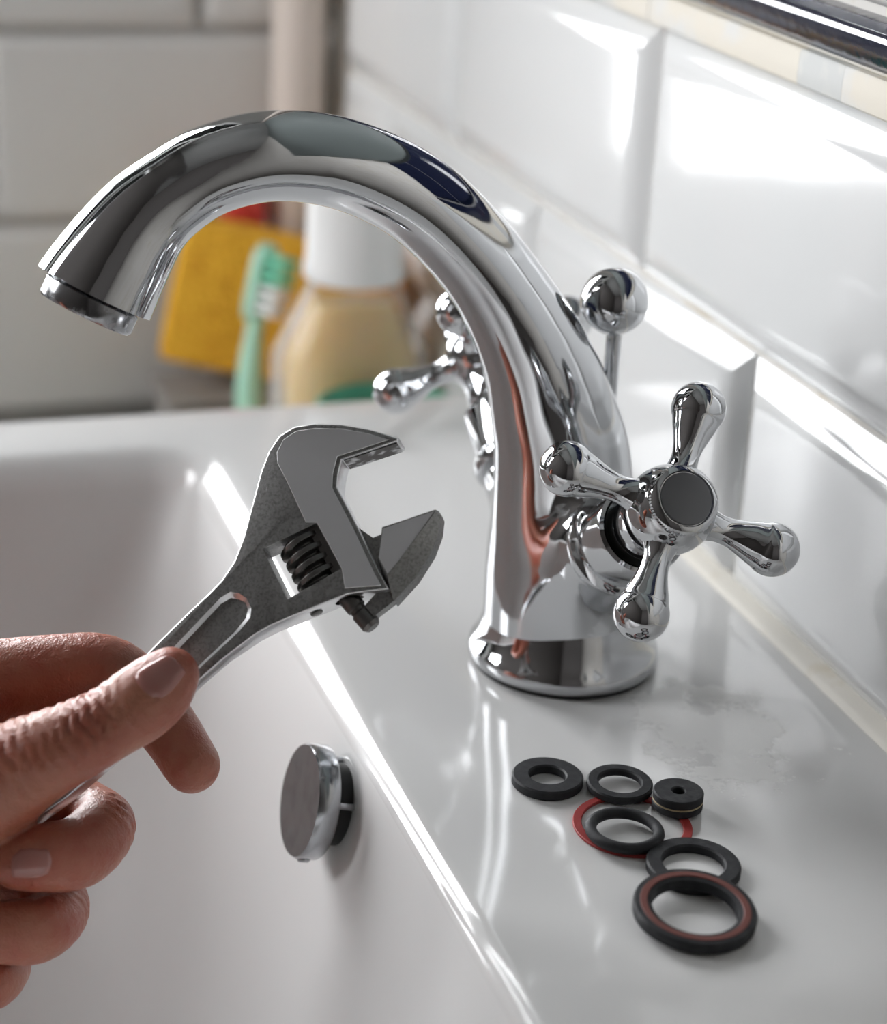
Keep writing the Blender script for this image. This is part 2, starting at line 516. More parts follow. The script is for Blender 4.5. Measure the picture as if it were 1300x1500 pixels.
shell('wall_front', [(X_L, XR + 0.14, Y_F - 0.1, Y_F, 0, H)], M['paint'])
shell('floor', [(X_L - 0.1, XR + 0.14, Y_F - 0.1, YB + 0.12, -0.1, 0)], M['floor'])
shell('ceiling', [(X_L - 0.1, XR + 0.14, Y_F - 0.1, YB + 0.12, H, H + 0.1)], M['ceiling'])

# --- window in the back wall (above the frame): frame and panes
win = bmesh.new()
fw = 0.022
for b in ((WIN_X0, WIN_X0 + fw, WIN_Z0, WIN_Z1), (WIN_X1 - fw, WIN_X1, WIN_Z0, WIN_Z1),
          (WIN_X0 + fw, WIN_X1 - fw, WIN_Z0, WIN_Z0 + fw), (WIN_X0 + fw, WIN_X1 - fw, WIN_Z1 - fw, WIN_Z1),
          ((WIN_X0 + WIN_X1) / 2 - 0.02, (WIN_X0 + WIN_X1) / 2 + 0.02, WIN_Z0 + fw, WIN_Z1 - fw)):
    box_bm(b[0], b[1], YB + 0.03, YB + 0.07, b[2], b[3], bm=win)
window = struct(finish(win, 'window_1', M['white_frame'], smooth=False))
xm = (WIN_X0 + WIN_X1) / 2
for a, b in ((WIN_X0 + fw, xm - 0.02), (xm + 0.02, WIN_X1 - fw)):
    finish(box_bm(a, b, YB + 0.048, YB + 0.052, WIN_Z0 + fw, WIN_Z1 - fw), 'pane', M['pane'], window, smooth=False)

win = bmesh.new()
for b in ((WL_Y0, WL_Y0 + 0.02, WL_Z0, WL_Z1), (WL_Y1 - 0.02, WL_Y1, WL_Z0, WL_Z1), (WL_Y0 + 0.02, WL_Y1 - 0.02, WL_Z0, WL_Z0 + 0.02), (WL_Y0 + 0.02, WL_Y1 - 0.02, WL_Z1 - 0.02, WL_Z1)):
    box_bm(X_L - 0.07, X_L - 0.03, b[0], b[1], b[2], b[3], bm=win)
window = struct(finish(win, 'window_2', M['white_frame'], smooth=False))
finish(box_bm(X_L - 0.052, X_L - 0.048, WL_Y0 + 0.02, WL_Y1 - 0.02, WL_Z0 + 0.02, WL_Z1 - 0.02), 'pane', M['pane'], window, smooth=False)

# --- bevelled wall tiles: nested rings, glazed
def tile_mesh(ly, lz, thick=WT, bev=0.0105, low=0.0035, name='tile'):
    """lies in the y-z plane, face towards -x, back at x=0"""
    bm = bmesh.new()
    def ring(inset, x):
        return [(-x, -ly / 2 + inset, -lz / 2 + inset), (-x, -ly / 2 + inset, lz / 2 - inset), (-x, ly / 2 - inset, lz / 2 - inset), (-x, ly / 2 - inset, -lz / 2 + inset)]
    s = (thick - low)
    prof = [(0, 0), (0, low - 0.0006), (0.0006, low), (bev * 0.5, low + s * 0.52), (bev - 0.0012, low + s * 0.93), (bev + 0.0003, low + s * 1.0), (bev + 0.002, thick + 0.0001)]
    rings_bm([ring(i, x) for i, x in prof], cap0=True, cap1=True, bm=bm)
    bmesh.ops.recalc_face_normals(bm, faces=bm.faces)
    me = bpy.data.meshes.new(name)
    bm.to_mesh(me); bm.free()
    for p in me.polygons: p.use_smooth = True
    me.set_sharp_from_angle(angle=math.radians(24))
    return me
_tm = {}
def put_tile(y0, y1, z0, z1, material, parent, x=None, bev=0.0105, facing='right', thick=WT):
    key = (round(y1 - y0, 4), round(z1 - z0, 4), material.name, bev, thick)
    if key not in _tm:
        me = tile_mesh(y1 - y0, z1 - z0, thick, bev)
        me.materials.append(material); _tm[key] = me
    o = bpy.data.objects.new('tile', _tm[key])
    if facing == 'right':
        o.location = ((XR + WT) if x is None else x, (y0 + y1) / 2, (z0 + z1) / 2)
    else:
        o.location = ((y0 + y1) / 2, YB + 0.008, (z0 + z1) / 2)
        o.rotation_euler = (0, 0, PI / 2)
    o.parent = parent
    COL.objects.link(o)
    return o

G = 0.0008
low_joints = [-0.142, 0.0362, 0.2140, 0.3920, 0.4700]
up_joints = [-0.2345, -0.0565, 0.1195, 0.3090, 0.4700]
for js, z0, z1 in ((low_joints, Z0 + 0.0005, 0.9232), (up_joints, 0.9248, 1.0038)):
    for a, b in zip(js[:-1], js[1:]):
        put_tile(a + G, b - G, z0, z1, M['tile'], wall_right)
for a, b in zip(low_joints[:-1], low_joints[1:]):
    if a > 0.2: put_tile(a + G, b - G, 0.7745, Z0 - 0.0015, M['tile'], wall_right)
# cream painted edging strip with a joint, cream mortar, navy rail, painted border
def rail(name, y0, y1, prof, material, parent=None):
    """prof: list of (x out of the wall, z)"""
    seg = [[(XR + WT - x, y, z) for x, z in prof] for y in (y0, y1)]
    bm = rings_bm(seg)
    bmesh.ops.recalc_face_normals(bm, faces=bm.faces)
    return finish(bm, name, material, parent, angle=40)
edging = [(0, 1.0050), (0.0086, 1.0050), (0.0092, 1.0056), (0.0094, 1.0080), (0.0092, 1.0138), (0.0086, 1.0146), (0.004, 1.0150), (0, 1.0150)]
trim1 = struct(rail('trim_1', 0.0205, 0.120, edging, M['cream_trim']))
rail('strip', 0.1205, 0.470, edging, M['cream_trim'], trim1)
rail('strip', -0.16, -0.0041, edging, M['cream_trim'], trim1)
rail('strip', -0.0040, 0.0204, edging, M['bare_strip'], trim1)['label'] = 'bare grey patch of the strip'
mortar = [(0, 1.0148), (0.0070, 1.0150), (0.0076, 1.0156), (0.0066, 1.0168), (0, 1.0168)]
struct(rail('trim_2', -0.16, 0.47, mortar, M['caulk']))
navy = [(0, 1.0160), (0.0078, 1.0160), (0.0085, 1.0166), (0.0121, 1.0236), (0.0123, 1.0246), (0.0118, 1.0256), (0.0105, 1.0263), (0.004, 1.0278), (0, 1.0286)]
trim3 = struct(rail('trim_3', -0.07, 0.178, navy, M['navy']))
rail('rail', 0.179, 0.47, navy, M['navy'], trim3)
rail('rail', -0.16, -0.071, navy, M['navy'], trim3)
for a, b in ((-0.16, -0.0710), (-0.0700, 0.178), (0.179, 0.47)):
    put_tile(a, b, 1.0305, 1.112, M['navy'], wall_right, bev=0.004)
struct(finish(box_bm(XR - 0.002, XR + WT, -0.60, 0.47, 1.114, H - 0.001, 0.001), 'trim_7', M['upper_paint'], smooth=False))
# caulk bead between sink and wall
bead = [(XR - 0.0004, Z0), (XR - 0.0020, Z0 + 0.0001), (XR - 0.0014, Z0 + 0.0009), (XR - 0.0002, Z0 + 0.0022), (XR + 0.004, Z0 + 0.0040), (XR + 0.004, Z0)]
bm = rings_bm([[(x, y, z) for x, z in bead] for y in np.linspace(-0.22, 0.22, 24)])
bmesh.ops.recalc_face_normals(bm, faces=bm.faces)
struct(finish(bm, 'trim_4', M['caulk']))
# grey tiles of the back wall
bx_even = [-0.4020, -0.1990, 0.0030, 0.0700]
bx_odd = [-0.5020, -0.3000, -0.0980, 0.0700]
zs = [0.7480, 0.8460, 0.9375, 1.0300, 1.1200]
for r, (z0, z1) in enumerate(zip(zs[:-1], zs[1:])):
    js = bx_even if r % 2 == 0 else bx_odd
    for a, b in zip(js[:-1], js[1:]):
        if z1 > WIN_Z0: a = max(a, WIN_X1 - 0.0015)     # none across the window
        if b - a < 0.01: continue
        put_tile(a + 0.0015, b - 0.0015, z0 + 0.0015, z1 - 0.0015, M['back_tile'], wall_back, bev=0.006, facing='back')
# boxed pipe in the corner
pb = lathe_bm([(0.0125, 0.0), (0.0125, 2.35)], 40)
struct(finish(pb, 'trim_5', M['pipe'], matrix=Matrix.Translation((0.0475, 0.4845, 0.02))))
# ledge beyond the sink
struct(finish(box_bm(-0.60, XR - 0.001, 0.228, YB - 0.002, 0.70, 0.745, 0.003), 'trim_6', M['back_tile']))

# ================================================================== SINK
def rrect(x0, x1, y0, y1, r, z, nc=14, ns=10):
    pts = []
    r = min(r, (x1 - x0) / 2 - 1e-4, (y1 - y0) / 2 - 1e-4)
    cs = ((x1 - r, y1 - r, 0), (x0 + r, y1 - r, 90), (x0 + r, y0 + r, 180), (x1 - r, y0 + r, 270))
    for i, (cx, cy, a0) in enumerate(cs):
        arc = [(cx + r * math.cos(math.radians(a0 + 90 * k / nc)), cy + r * math.sin(math.radians(a0 + 90 * k / nc))) for k in range(nc + 1)]
        pts += arc
        nx = cs[(i + 1) % 4]
        e = (nx[0] + r * math.cos(math.radians(nx[2])), nx[1] + r * math.sin(math.radians(nx[2])))
        s = arc[-1]
        pts += [(s[0] + (e[0] - s[0]) * k / ns, s[1] + (e[1] - s[1]) * k / ns) for k in range(1, ns)]
    return [(x, y, z) for x, y in pts]
OX0, OX1, OY0, OY1 = -0.43, XR - 0.0006, -0.2205, 0.2205
BX0, BX1, BY0, BY1 = -0.395, -0.0692, -0.19, 0.1740
loops = []
for ins, z in ((0.02, 0.660), (0.008, 0.665), (0.0, 0.680), (0.0, 0.844), (0.0006, 0.8470), (0.0022, 0.8491), (0.005, 0.85)):
    loops.append(rrect(OX0 + ins, OX1 - ins * 0.15, OY0 + ins, OY1 - ins, 0.022 if ins < 0.01 else 0.02, z))
RB = 0.006
for a in np.linspace(0, 1, 8):                   # rolled inner rim
    th = a * math.radians(76)
    o = RB - RB * math.sin(th); d = RB * (1 - math.cos(th))
    base = rrect(BX0, BX1, BY0, BY1, 0.016, Z0)
    out = rrect(BX0 - o, BX1 + o, BY0 - o, BY1 + o, 0.016 + o, Z0 - d)
    ring = []
    for p, q in zip(base, out):                  # the rim is rolled wider towards the far corner
        t = min(max((p[1] + 0.06) / 0.20, 0), 1)
        f = 1 + 1.2 * t * t * (3 - 2 * t)
        ring.append(tuple(p[k] + (q[k] - p[k]) * f for k in range(3)))
    loops.append(ring)
prof_r = [(0.0046, 0.020), (0.0106, 0.045), (0.0178, 0.075), (0.0250, 0.100), (0.034, 0.120), (0.048, 0.135), (0.066, 0.145), (0.090, 0.1495)]
prof_f = [(0.0028, 0.020), (0.0066, 0.045), (0.0130, 0.075), (0.0220, 0.100), (0.036, 0.120), (0.054, 0.135), (0.076, 0.145), (0.106, 0.1495)]
rads = [0.022, 0.034, 0.050, 0.064, 0.074, 0.080, 0.084, 0.085]
# start just below the rolled rim
for (orr, h), (off, _), rc in zip(prof_r, prof_f, rads):
    loops.append(rrect(BX0 + off * 0.5, BX1 - orr, BY0 + off, BY1 - off, rc, Z0 - 0.0036 - h))
loops.append(rrect(-0.27, -0.21, -0.03, 0.03, 0.029, Z0 - 0.1555))
loops.append(rrect(-0.262, -0.218, -0.022, 0.022, 0.0215, Z0 - 0.1585))
sb = rings_bm(loops)
bmesh.ops.recalc_face_normals(sb, faces=sb.faces)
sink = empty('sink', (-0.18, 0, 0))
tag(sink, 'white glazed ceramic washbasin with flat deck and rectangular bowl against the tiled wall', 'sink')
SI = Matrix.Translation((0.18, 0, 0))
basin = finish(sb, 'basin', [M['ceramic'], M['shaded_ceramic']], sink, angle=60, matrix=SI)
for p in basin.data.polygons:                    # bowl below the rim: its shade put into a greyer white
    if p.center.z < Z0 - 0.012 and BX0 + 0.001 < p.center.x - 0.18 < BX1 and BY0 < p.center.y < BY1: p.material_index = 1
ped = lathe_bm([(0.13, 0.0), (0.125, 0.02), (0.095, 0.10), (0.085, 0.4), (0.10, 0.60), (0.13, 0.664)], 48)
finish(ped, 'pedestal', M['ceramic'], sink, matrix=SI @ Matrix.Translation((-0.16, 0, 0)))

# ================================================================== TAP
faucet = empty('faucet', (0, 0, Z0))
tag(faucet, 'polished chrome mixer tap with curved spout and cross handles on the basin deck', 'faucet')
spine = catmull([(0, 0.000, 0.0226), (-0.0008, 0.010, 0.0222), (-0.0020, 0.022, 0.0210), (-0.0027, 0.0344, 0.0200), (-0.0045, 0.0586, 0.0185), (-0.0080, 0.0724, 0.0169),
                 (-0.0138, 0.0882, 0.0146), (-0.0232, 0.1046, 0.0125), (-0.0345, 0.1190, 0.0116), (-0.0496, 0.1326, 0.0114), (-0.0675, 0.1410, 0.0111),
                 (-0.0850, 0.1437, 0.0109), (-0.0998, 0.1410, 0.0107), (-0.1096, 0.1357, 0.0108), (-0.1177, 0.1289, 0.0117), (-0.1250, 0.1184, 0.0136),
                 (-0.1312, 0.1076, 0.0151), (-0.1362, 0.0975, 0.0157)], 14)
body_chain = np.stack([spine[:, 0], np.zeros(len(spine)), spine[:, 1], spine[:, 2]], 1)
TH = 0.64
ax_n = Vector((math.sin(-0.023) * math.cos(TH), -math.cos(-0.023) * math.cos(TH), math.sin(TH)))
ax_f = Vector((math.sin(-0.10) * math.cos(TH), math.cos(-0.10) * math.cos(TH), math.sin(TH)))
hub_n = Vector((0.0, -0.0583, 0.0686))
hub_f = Vector((-0.0068, 0.0600, 0.0696))
def stub(hub, ax):
    p = lambda s: np.array(list(hub - ax * s))
    return np.array([[*p(0.068), 0.0150], [*p(0.058), 0.0142], [*p(0.050), 0.0135], [*p(0.0425), 0.0128]])
st_n, st_f = stub(hub_n, ax_n), stub(hub_f, ax_f)
def f_body(P):
    d = chain_sdf(P, body_chain)
    d = smin(d, chain_sdf(P, st_n), 0.009)
    return smin(d, chain_sdf(P, st_f), 0.009)
v, q = surface_nets(f_body, (-0.156, -0.066, -0.03), (0.030, 0.068, 0.160), 0.0011)
me = mesh_from(v, q, 'spout_body')
bm = bmesh.new(); bm.from_mesh(me)
for _ in range(5): bmesh.ops.smooth_vert(bm, verts=bm.verts, factor=0.5, use_axis_x=True, use_axis_y=True, use_axis_z=True)
def cut(bm, co, no, xmax=1.0):
    vs = [v for v in bm.verts if v.co.x < xmax]; keep = set(vs)
    g = vs + [e for e in bm.edges if all(v in keep for v in e.verts)] + [f for f in bm.faces if all(v in keep for v in f.verts)]
    r = bmesh.ops.bisect_plane(bm, geom=g, plane_co=co, plane_no=no, clear_outer=True)
    e = [x for x in r['geom_cut'] if isinstance(x, bmesh.types.BMEdge)]
    bmesh.ops.holes_fill(bm, edges=e, sides=0)
cut_n = Vector((-0.470, -0.125, -0.874)).normalized()
cut_c = Vector((-0.1300, 0, 0.1120))
cut(bm, (0, 0, 0.006), (0, 0, -1))
cut(bm, cut_c, cut_n, -0.09)
finish(bm, 'spout_body', M['chrome'], faucet, angle=50)
# foot flange and black gasket
finish(lathe_bm([(0.0200, 0.0015), (0.0260, 0.0015), (0.0264, 0.0022), (0.0265, 0.0040), (0.0262, 0.0052), (0.0254, 0.0064), (0.0244, 0.0082), (0.0236, 0.0105), (0.0229, 0.0135), (0.0222, 0.0165), (0.0213, 0.0190), (0.0195, 0.0195)], 96, False, False), 'base_flange', M['chrome'], faucet)
finish(lathe_bm([(0.0255, 0.0), (0.0257, 0.0008), (0.0250, 0.0016)], 64), 'gasket', M['dark_gap'], faucet)
# aerator under the spout end
af = frame(cut_c + cut_n * 0.0 + Vector((0.0012, 0, 0)), cut_n, (0, 1, 0))
finish(lathe_bm([(0.0106, -0.002), (0.0106, 0.0009), (0.0114, 0.0012), (0.0119, 0.0016), (0.0119, 0.0055), (0.0114, 0.0063), (0.0098, 0.0063), (0.0095, 0.0050)], 64), 'aerator', M['aerator'], faucet, matrix=af)
# lift rod with ball knob
rod = finish(lathe_bm([(0.0021, 0.066), (0.0021, 0.098)], 24), 'lift_rod', M['chrome'], faucet, matrix=Matrix.Translation((0.0076, 0.0005, 0)))
R_ = 0.0089
ball = [(0.0021, -0.0086), (0.0034, -0.0083)] + [(R_ * math.cos(t), R_ * math.sin(t)) for t in np.linspace(-1.12, PI / 2, 30)]
finish(lathe_bm(ball, 48), 'knob', M['chrome'], rod, matrix=Matrix.Translation((0.0068, 0.0005, 0.1030)))

def cross_handle(hub, ax, phi, L):
    ax = ax.normalized()
    u = Vector((0, 0, 1)).cross(ax).normalized(); w = ax.cross(u)
    F = Matrix(((u.x, w.x, ax.x, hub.x), (u.y, w.y, ax.y, hub.y), (u.z, w.z, ax.z, hub.z), (0, 0, 0, 1)))
    # valve collar that the handle turns on
    F2 = F
    finish(lathe_bm([(0.0120, -0.0385), (0.0138, -0.0380), (0.0143, -0.0362), (0.0139, -0.0345), (0.0128, -0.0336), (0.0122, -0.0328), (0.0119, -0.0200), (0.0116, -0.0188), (0.0106, -0.0184), (0.0100, -0.0190), (0.0098, -0.0230)], 72), 'valve_collar', M['chrome'], faucet, matrix=F2)
    finish(lathe_bm([(0.0085, -0.0232), (0.0085, -0.0120)], 40), 'valve_stem', M['dark_gap'], faucet, matrix=F2)  # near-black stem paints in the dark gap below the handle
    r = 0.0111
    hub_p = [(0.0075, -0.0165), (0.0088, -0.0168), (0.0092, -0.0155), (0.0087, -0.0118), (0.0088, -0.0090)]
    hub_p += [(r * math.cos(t), r * math.sin(t)) for t in np.linspace(-0.62, 0.72, 24)]
    hub_p += [(0.0082, 0.0080), (0.0070, 0.0081)]
    h = finish(lathe_bm(hub_p, 72), 'handle', M['chrome'], faucet, matrix=F)
    for k in range(4):
        a = phi + k * PI / 2
        d = u * math.cos(a) + w * math.sin(a)
        AF = frame(hub, d, ax)
        rb = 0.0068
        prof = [(0.0052, 0.0080), (0.0044, 0.0098), (0.0037, 0.0118), (0.0034, 0.0138), (0.0036, 0.0162), (0.0043, 0.0190), (0.0053, 0.0220)]
        z0 = L; prof += [(rb * math.cos(t), z0 + rb * math.sin(t)) for t in np.linspace(-0.52, PI / 2 - 0.02, 22)]
        P = catmull(prof, 3)
        finish(lathe_bm([tuple(p) for p in P], 40), 'arm', M['chrome'], h, matrix=AF)
    # knurled ring and flat grey index cap
    bmr = bmesh.new(); rings = []
    for rr, z, kn in ((0.0070, 0.0078, 0), (0.0085, 0.0078, 1), (0.0085, 0.0092, 1), (0.0080, 0.0100, 0), (0.0070, 0.0104, 0), (0.0067, 0.0100, 0)):
        rings.append([((rr + (0.00022 if (kn and i % 2) else 0)) * math.cos(2 * PI * i / 144), (rr + (0.00022 if (kn and i % 2) else 0)) * math.sin(2 * PI * i / 144), z) for i in range(144)])
    rings_bm(rings, bm=bmr)
    finish(bmr, 'knurled_ring', M['chrome'], h, matrix=F)
    finish(lathe_bm([(0.0064, 0.0090), (0.0066, 0.0100), (0.0064, 0.01045), (0.0060, 0.01055)], 64), 'index_cap', M['cap'], h, matrix=F)
cross_handle(hub_n, ax_n, -0.4424, 0.0275)
cross_handle(hub_f, ax_f, 1.0, 0.0275)

# ================================================================== OVERFLOW COVER
on = Vector((-math.cos(math.radians(13.5)), 0, math.sin(math.radians(13.5))))
of = Vector((-0.0832, -0.0300, 0.8327))
over = empty('overflow_cover', of - on * 0.0115)
tag(over, 'round chrome overflow cover standing off the inner wall of the basin', 'overflow cover')
OF = frame(-Vector((0, 0, 0)) + on * 0.0115, on, (0, 1, 0))
finish(lathe_bm([(0.0120, -0.0058), (0.0146, -0.0058), (0.0149, -0.0053), (0.0149, -0.0008), (0.0144, 0.0)], 72), 'cover_disc', M['chrome_worn'], over, matrix=OF)
finish(lathe_bm([(0.0108, -0.0112), (0.0108, -0.0057)], 48), 'gap_shade', M['dark_gap'], over, matrix=OF)  # black filler standing in for the shaded gap behind the disc
finish(lathe_bm([(0.0128, -0.0125), (0.0132, -0.0116), (0.0124, -0.0108), (0.0109, -0.0108)], 64), 'seat_ring', M['ceramic'], over, matrix=OF)
for a in (-60, 100, 205):
    c = Vector((0.0112 * math.cos(math.radians(a)), 0.0112 * math.sin(math.radians(a)), 0))
    finish(lathe_bm([(0.0010, -0.0112), (0.0010, -0.0056)], 16), 'spacer', M['chrome_worn'], over, matrix=OF @ Matrix.Translation(c))
sc = frame((0, 0, 0), (0, -0.35, -1), (1, 0, 0))
scp = OF @ Vector((0, 0, -0.0028))
dn = (OF.to_3x3() @ Vector((-0.42, -0.91, 0))).normalized()
dz = Vector((0.20, -0.42, -0.88)); dz = (dz - on * dz.dot(on)).normalized()
SF = frame(scp + dz * 0.0134, dz, on)
finish(lathe_bm([(0.0015, -0.001), (0.0018, 0.0004), (0.0018, 0.0016), (0.0013, 0.0022)], 24), 'grub_screw', M['chrome_worn'], over, matrix=SF)

# ================================================================== WASHERS
def washer(name, x, y, ro, ri, t, material, label, tilt=(0, 0), z=None, edge=0.0004, group=None):
    prof = [(ri, edge), (ri + edge, 0), (ro - edge, 0), (ro, edge), (ro, t - edge), (ro - edge, t), (ri + edge, t), (ri, t - edge)]
    o = finish(torus_bm(prof), name, material, None, angle=30)
    o.location = (x, y, Z0 if z is None else z)
    o.rotation_euler = (tilt[0], tilt[1], 0)
    tag(o, label, 'washer', group)
    return o
GR = 'washers and seals laid out on the basin deck'
washer('rubber_washer', -0.0293, -0.0645, 0.0089, 0.0045, 0.0026, M['black_rubber'], 'flat black rubber washer at the left end of the row, nearest the tap', group=GR)
washer('rubber_washer', -0.0131, -0.0720, 0.0082, 0.0053, 0.0021, M['black_rubber'], 'thinner black rubber washer, second in the row, touching the back of the red ring', z=Z0 + 0.0008, tilt=(0.03, 0), group=GR)
w3 = empty('tap_washer', (-0.0027, -0.0835, Z0 + 0.0008))
tag(w3, 'small thick two-layer black washer with a tiny centre hole on the red ring', 'washer', GR)
def ringmesh(ro, ri, z0, z1, e=0.0003):
    return torus_bm([(ri, z0), (ro - e, z0), (ro, z0 + e), (ro, z1 - e), (ro - e, z1), (ri + e, z1), (ri, z1 - e)])
finish(ringmesh(0.0062, 0.0016, 0, 0.0019), 'lower_layer', M['black_rubber'], w3)
finish(ringmesh(0.00615, 0.0016, 0.0019, 0.0023, 0.0001), 'middle_layer', M['tan'], w3)['label'] = 'thin tan layer'
finish(ringmesh(0.0062, 0.0016, 0.0023, 0.0045), 'upper_layer', M['black_rubber'], w3)
washer('fibre_washer', -0.0166, -0.0885, 0.0144, 0.0122, 0.0008, M['red_fibre'], 'thin red fibre ring lying flat under the black seals', edge=0.0002, group=GR)
# o-ring: round section, propped up on the red ring
ro = torus_bm([(0.0081 + 0.0014 * math.cos(t), 0.0014 + 0.0014 * math.sin(t)) for t in np.linspace(0, 2 * PI, 17)[:-1]])
o = finish(ro, 'o_ring', M['black_rubber'], angle=None)
o.location = (-0.0208, -0.0932, Z0 + 0.0009); o.rotation_euler = (0.0, 0.02, 0)
tag(o, 'round black o-ring lying inside and on the red ring', 'washer', GR)
washer('rubber_washer', -0.0105, -0.1098, 0.0110, 0.0072, 0.0024, M['black_rubber'], 'wide black rubber washer partly under the largest ring', group=GR)
w7 = empty('sealing_ring', (-0.0182, -0.1290, Z0))
w7.rotation_euler = (0.075, 0.02, 0)
w7.location = (-0.0193, -0.1290, Z0 + 0.0012)
tag(w7, 'largest black ring with a reddish-brown inlay, nearest the camera, leaning on another washer', 'washer', GR)
finish(torus_bm([(0.0096, 0.0004), (0.0100, 0), (0.0132, 0), (0.0138, 0.0005), (0.0139, 0.0024), (0.0135, 0.0031), (0.0124, 0.0032), (0.0124, 0.0024), (0.0108, 0.0024), (0.0108, 0.0031), (0.0097, 0.0028)]), 'rubber_body', M['black_rubber'], w7, angle=30)
finish(torus_bm([(0.01075, 0.0022), (0.0124, 0.0022), (0.0124, 0.0031), (0.01225, 0.0033), (0.0109, 0.0033), (0.01075, 0.0031)]), 'brown_inlay', M['brown_red'], w7, angle=30)['label'] = 'reddish-brown inlay ring'

# ================================================================== ADJUSTABLE WRENCH
WO = Vector((-0.08319, -0.04816, 0.91537))
WM = Matrix(((0.77499, -0.47197, -0.42027), (0.0574, 0.71484, -0.69693), (0.62936, 0.51599, 0.58109)))
wrench = empty('adjustable_wrench', WO)
tag(wrench, 'worn steel adjustable wrench with open jaws held up in the hand', 'wrench')
WF = WM.to_4x4() @ Matrix.Scale(0.001, 4)
BODY = [(-101.56, 0.02), (-99.0, 2.2), (-94.59, 3.4), (-77.24, 4.9), (-46.63, 7.35), (-35.96, 7.96), (-30.5, 8.1), (-26.04, 8.5), (-20.94, 9.96), (-15.8, 12.85), (-9.16, 17.55), (-2.38, 22.4), (2.3, 25.0), (6.6, 26.2), (10.68, 25.5), (14.74, 22.76), (19.46, 18.08), (23.5, 12.65), (27.34, 6.03), (26.67, 5.6), (13.94, 11.3), (11.09, 9.14), (8.81, 6.94), (6.32, -3.62), (3.05, -15.51), (2.0, -20.2), (-1.89, -17.35), (-5.87, -14.57), (-12.76, -12.0), (-18.76, -9.78), (-24.16, -7.89), (-28.51, -6.97), (-37.34, -6.3), (-43.13, -6.3), (-67.42, -6.7), (-85.87, -6.5), (-97.5, -5.2), (-101.2, -3.2)]
def back_z(x):
    t = min(max((x + 42) / 24, 0), 1); t = t * t * (3 - 2 * t)
    return -6.0 - 3.5 * t
bb = prism_bm(ccw(BODY), 0, 0, bevel=0.9, seg=3, bottom_z=back_z)
def boolean(target_bm, cutters):
    me = bpy.data.meshes.new('tmp'); target_bm.to_mesh(me); target_bm.free()
    t = bpy.data.objects.new('tmp', me); COL.objects.link(t)
    cs = []
    for c in cutters:
        cm = bpy.data.meshes.new('cut'); c.to_mesh(cm); c.free()
        co = bpy.data.objects.new('cut', cm); COL.objects.link(co); cs.append(co)
        md = t.modifiers.new('b', 'BOOLEAN'); md.operation = 'DIFFERENCE'; md.object = co; md.solver = 'EXACT'
    dg = bpy.context.evaluated_depsgraph_get(); dg.update()
    out = bpy.data.meshes.new_from_object(t.evaluated_get(dg))
    for o in cs + [t]: bpy.data.objects.remove(o)
    return out
SLOT = [(-13.97, 7.55), (-0.44, 3.55), (-3.19, -8.87), (-17.35, -5.79)]
RECESS = [(-26.2, 4.9), (-24.9, 3.2), (-24.3, 0.99), (-24.9, -1.6), (-26.6, -3.2), (-30.51, -3.9), (-44.14, -4.3), (-54.95, -4.6), (-70, -4.7), (-84, -4.2), (-87, -1.0), (-84, 2.0), (-70, 2.2), (-54.78, 2.9), (-43.48, 4.0), (-33, 5.0), (-28.89, 5.4)]
rackcut = lathe_bm([(3.1, 0), (3.1, 14)], 32)
rackcut.transform(frame((-6.6, -12.0, -4.8), (0, -1, 0)))
slotcut = prism_bm(ccw([(-8.4, -24), (-4.8, -24), (-4.8, -9.5), (-8.4, -9.5)]), -7.0, -2.6)
rc = ccw(RECESS)
rx = sum(p[0] for p in rc) / len(rc); ry = sum(p[1] for p in rc) / len(rc)
shrink = lambda d: [(p[0] + d * (1 if p[0] < rx else -1) * min(1, abs(p[0] - rx) / 20), p[1] + d * (1 if p[1] < ry else -1) * min(1, abs(p[1] - ry) / 2.5)) for p in rc]
recess_cut = rings_bm([[(x, y, z) for x, y in q_] for q_, z in ((shrink(0.95), -1.0), (shrink(0.0), 0.05), (shrink(0.0), 8.0))])
bmesh.ops.recalc_face_normals(recess_cut, faces=recess_cut.faces)
bme = boolean(bb, [prism_bm(ccw(SLOT), -30, 10), recess_cut, rackcut])
wb = finish(bme, 'wrench_body', [M['steel'], M['steel_edge']], wrench, angle=32)
def inside(p, poly, grow):
    cx = sum(q[0] for q in poly) / len(poly); cy = sum(q[1] for q in poly) / len(poly)
    x, y = cx + (p[0] - cx) / grow, cy + (p[1] - cy) / grow
    c = False
    for a, b in zip(poly, poly[1:] + poly[:1]):
        if (a[1] > y) != (b[1] > y) and x < (b[0] - a[0]) * (y - a[1]) / (b[1] - a[1]) + a[0]: c = not c
    return c
for p in wb.data.polygons:                       # lighter steel all round the forging paints in its bright edge reflections
    c = p.center
    if abs(p.normal.z) < 0.93 and not inside(c, SLOT, 1.08) and not inside(c, RECESS, 1.10) and not (c.y < -9 and -10.5 < c.x < -3 and -8.3 < c.z < -1.3 and p.normal.y > -0.6):
        p.material_index = 1
    elif inside(c, RECESS, 1.08) and -1.02 < c.z < 0.02 and 0.15 < p.normal.z < 0.93:
        p.material_index = 1                     # rim of the sunk panel, caught light put in as lighter steel
wb.data.transform(WF)
FACE = [(3.6, 23.4), (6.76, 24.7), (10.4, 24.2), (14.2, 21.6), (18.8, 17.0), (22.7, 11.8), (25.4, 7.1), (13.6, 12.5), (10.0, 9.9), (7.8, 7.5), (5.2, -3.3), (1.9, -15.18), (1.2, -18.4), (-5.51, -13.1), (-3.0, -8.87), (-0.3, 3.55), (-2.24, 5.4), (0.75, 16.0), (2.0, 21.2)]
finish(prism_bm(ccw(FACE), -0.3, 0.22, 0.12, 1), 'jaw_face', M['steel_face'], wrench, angle=30, matrix=WF)
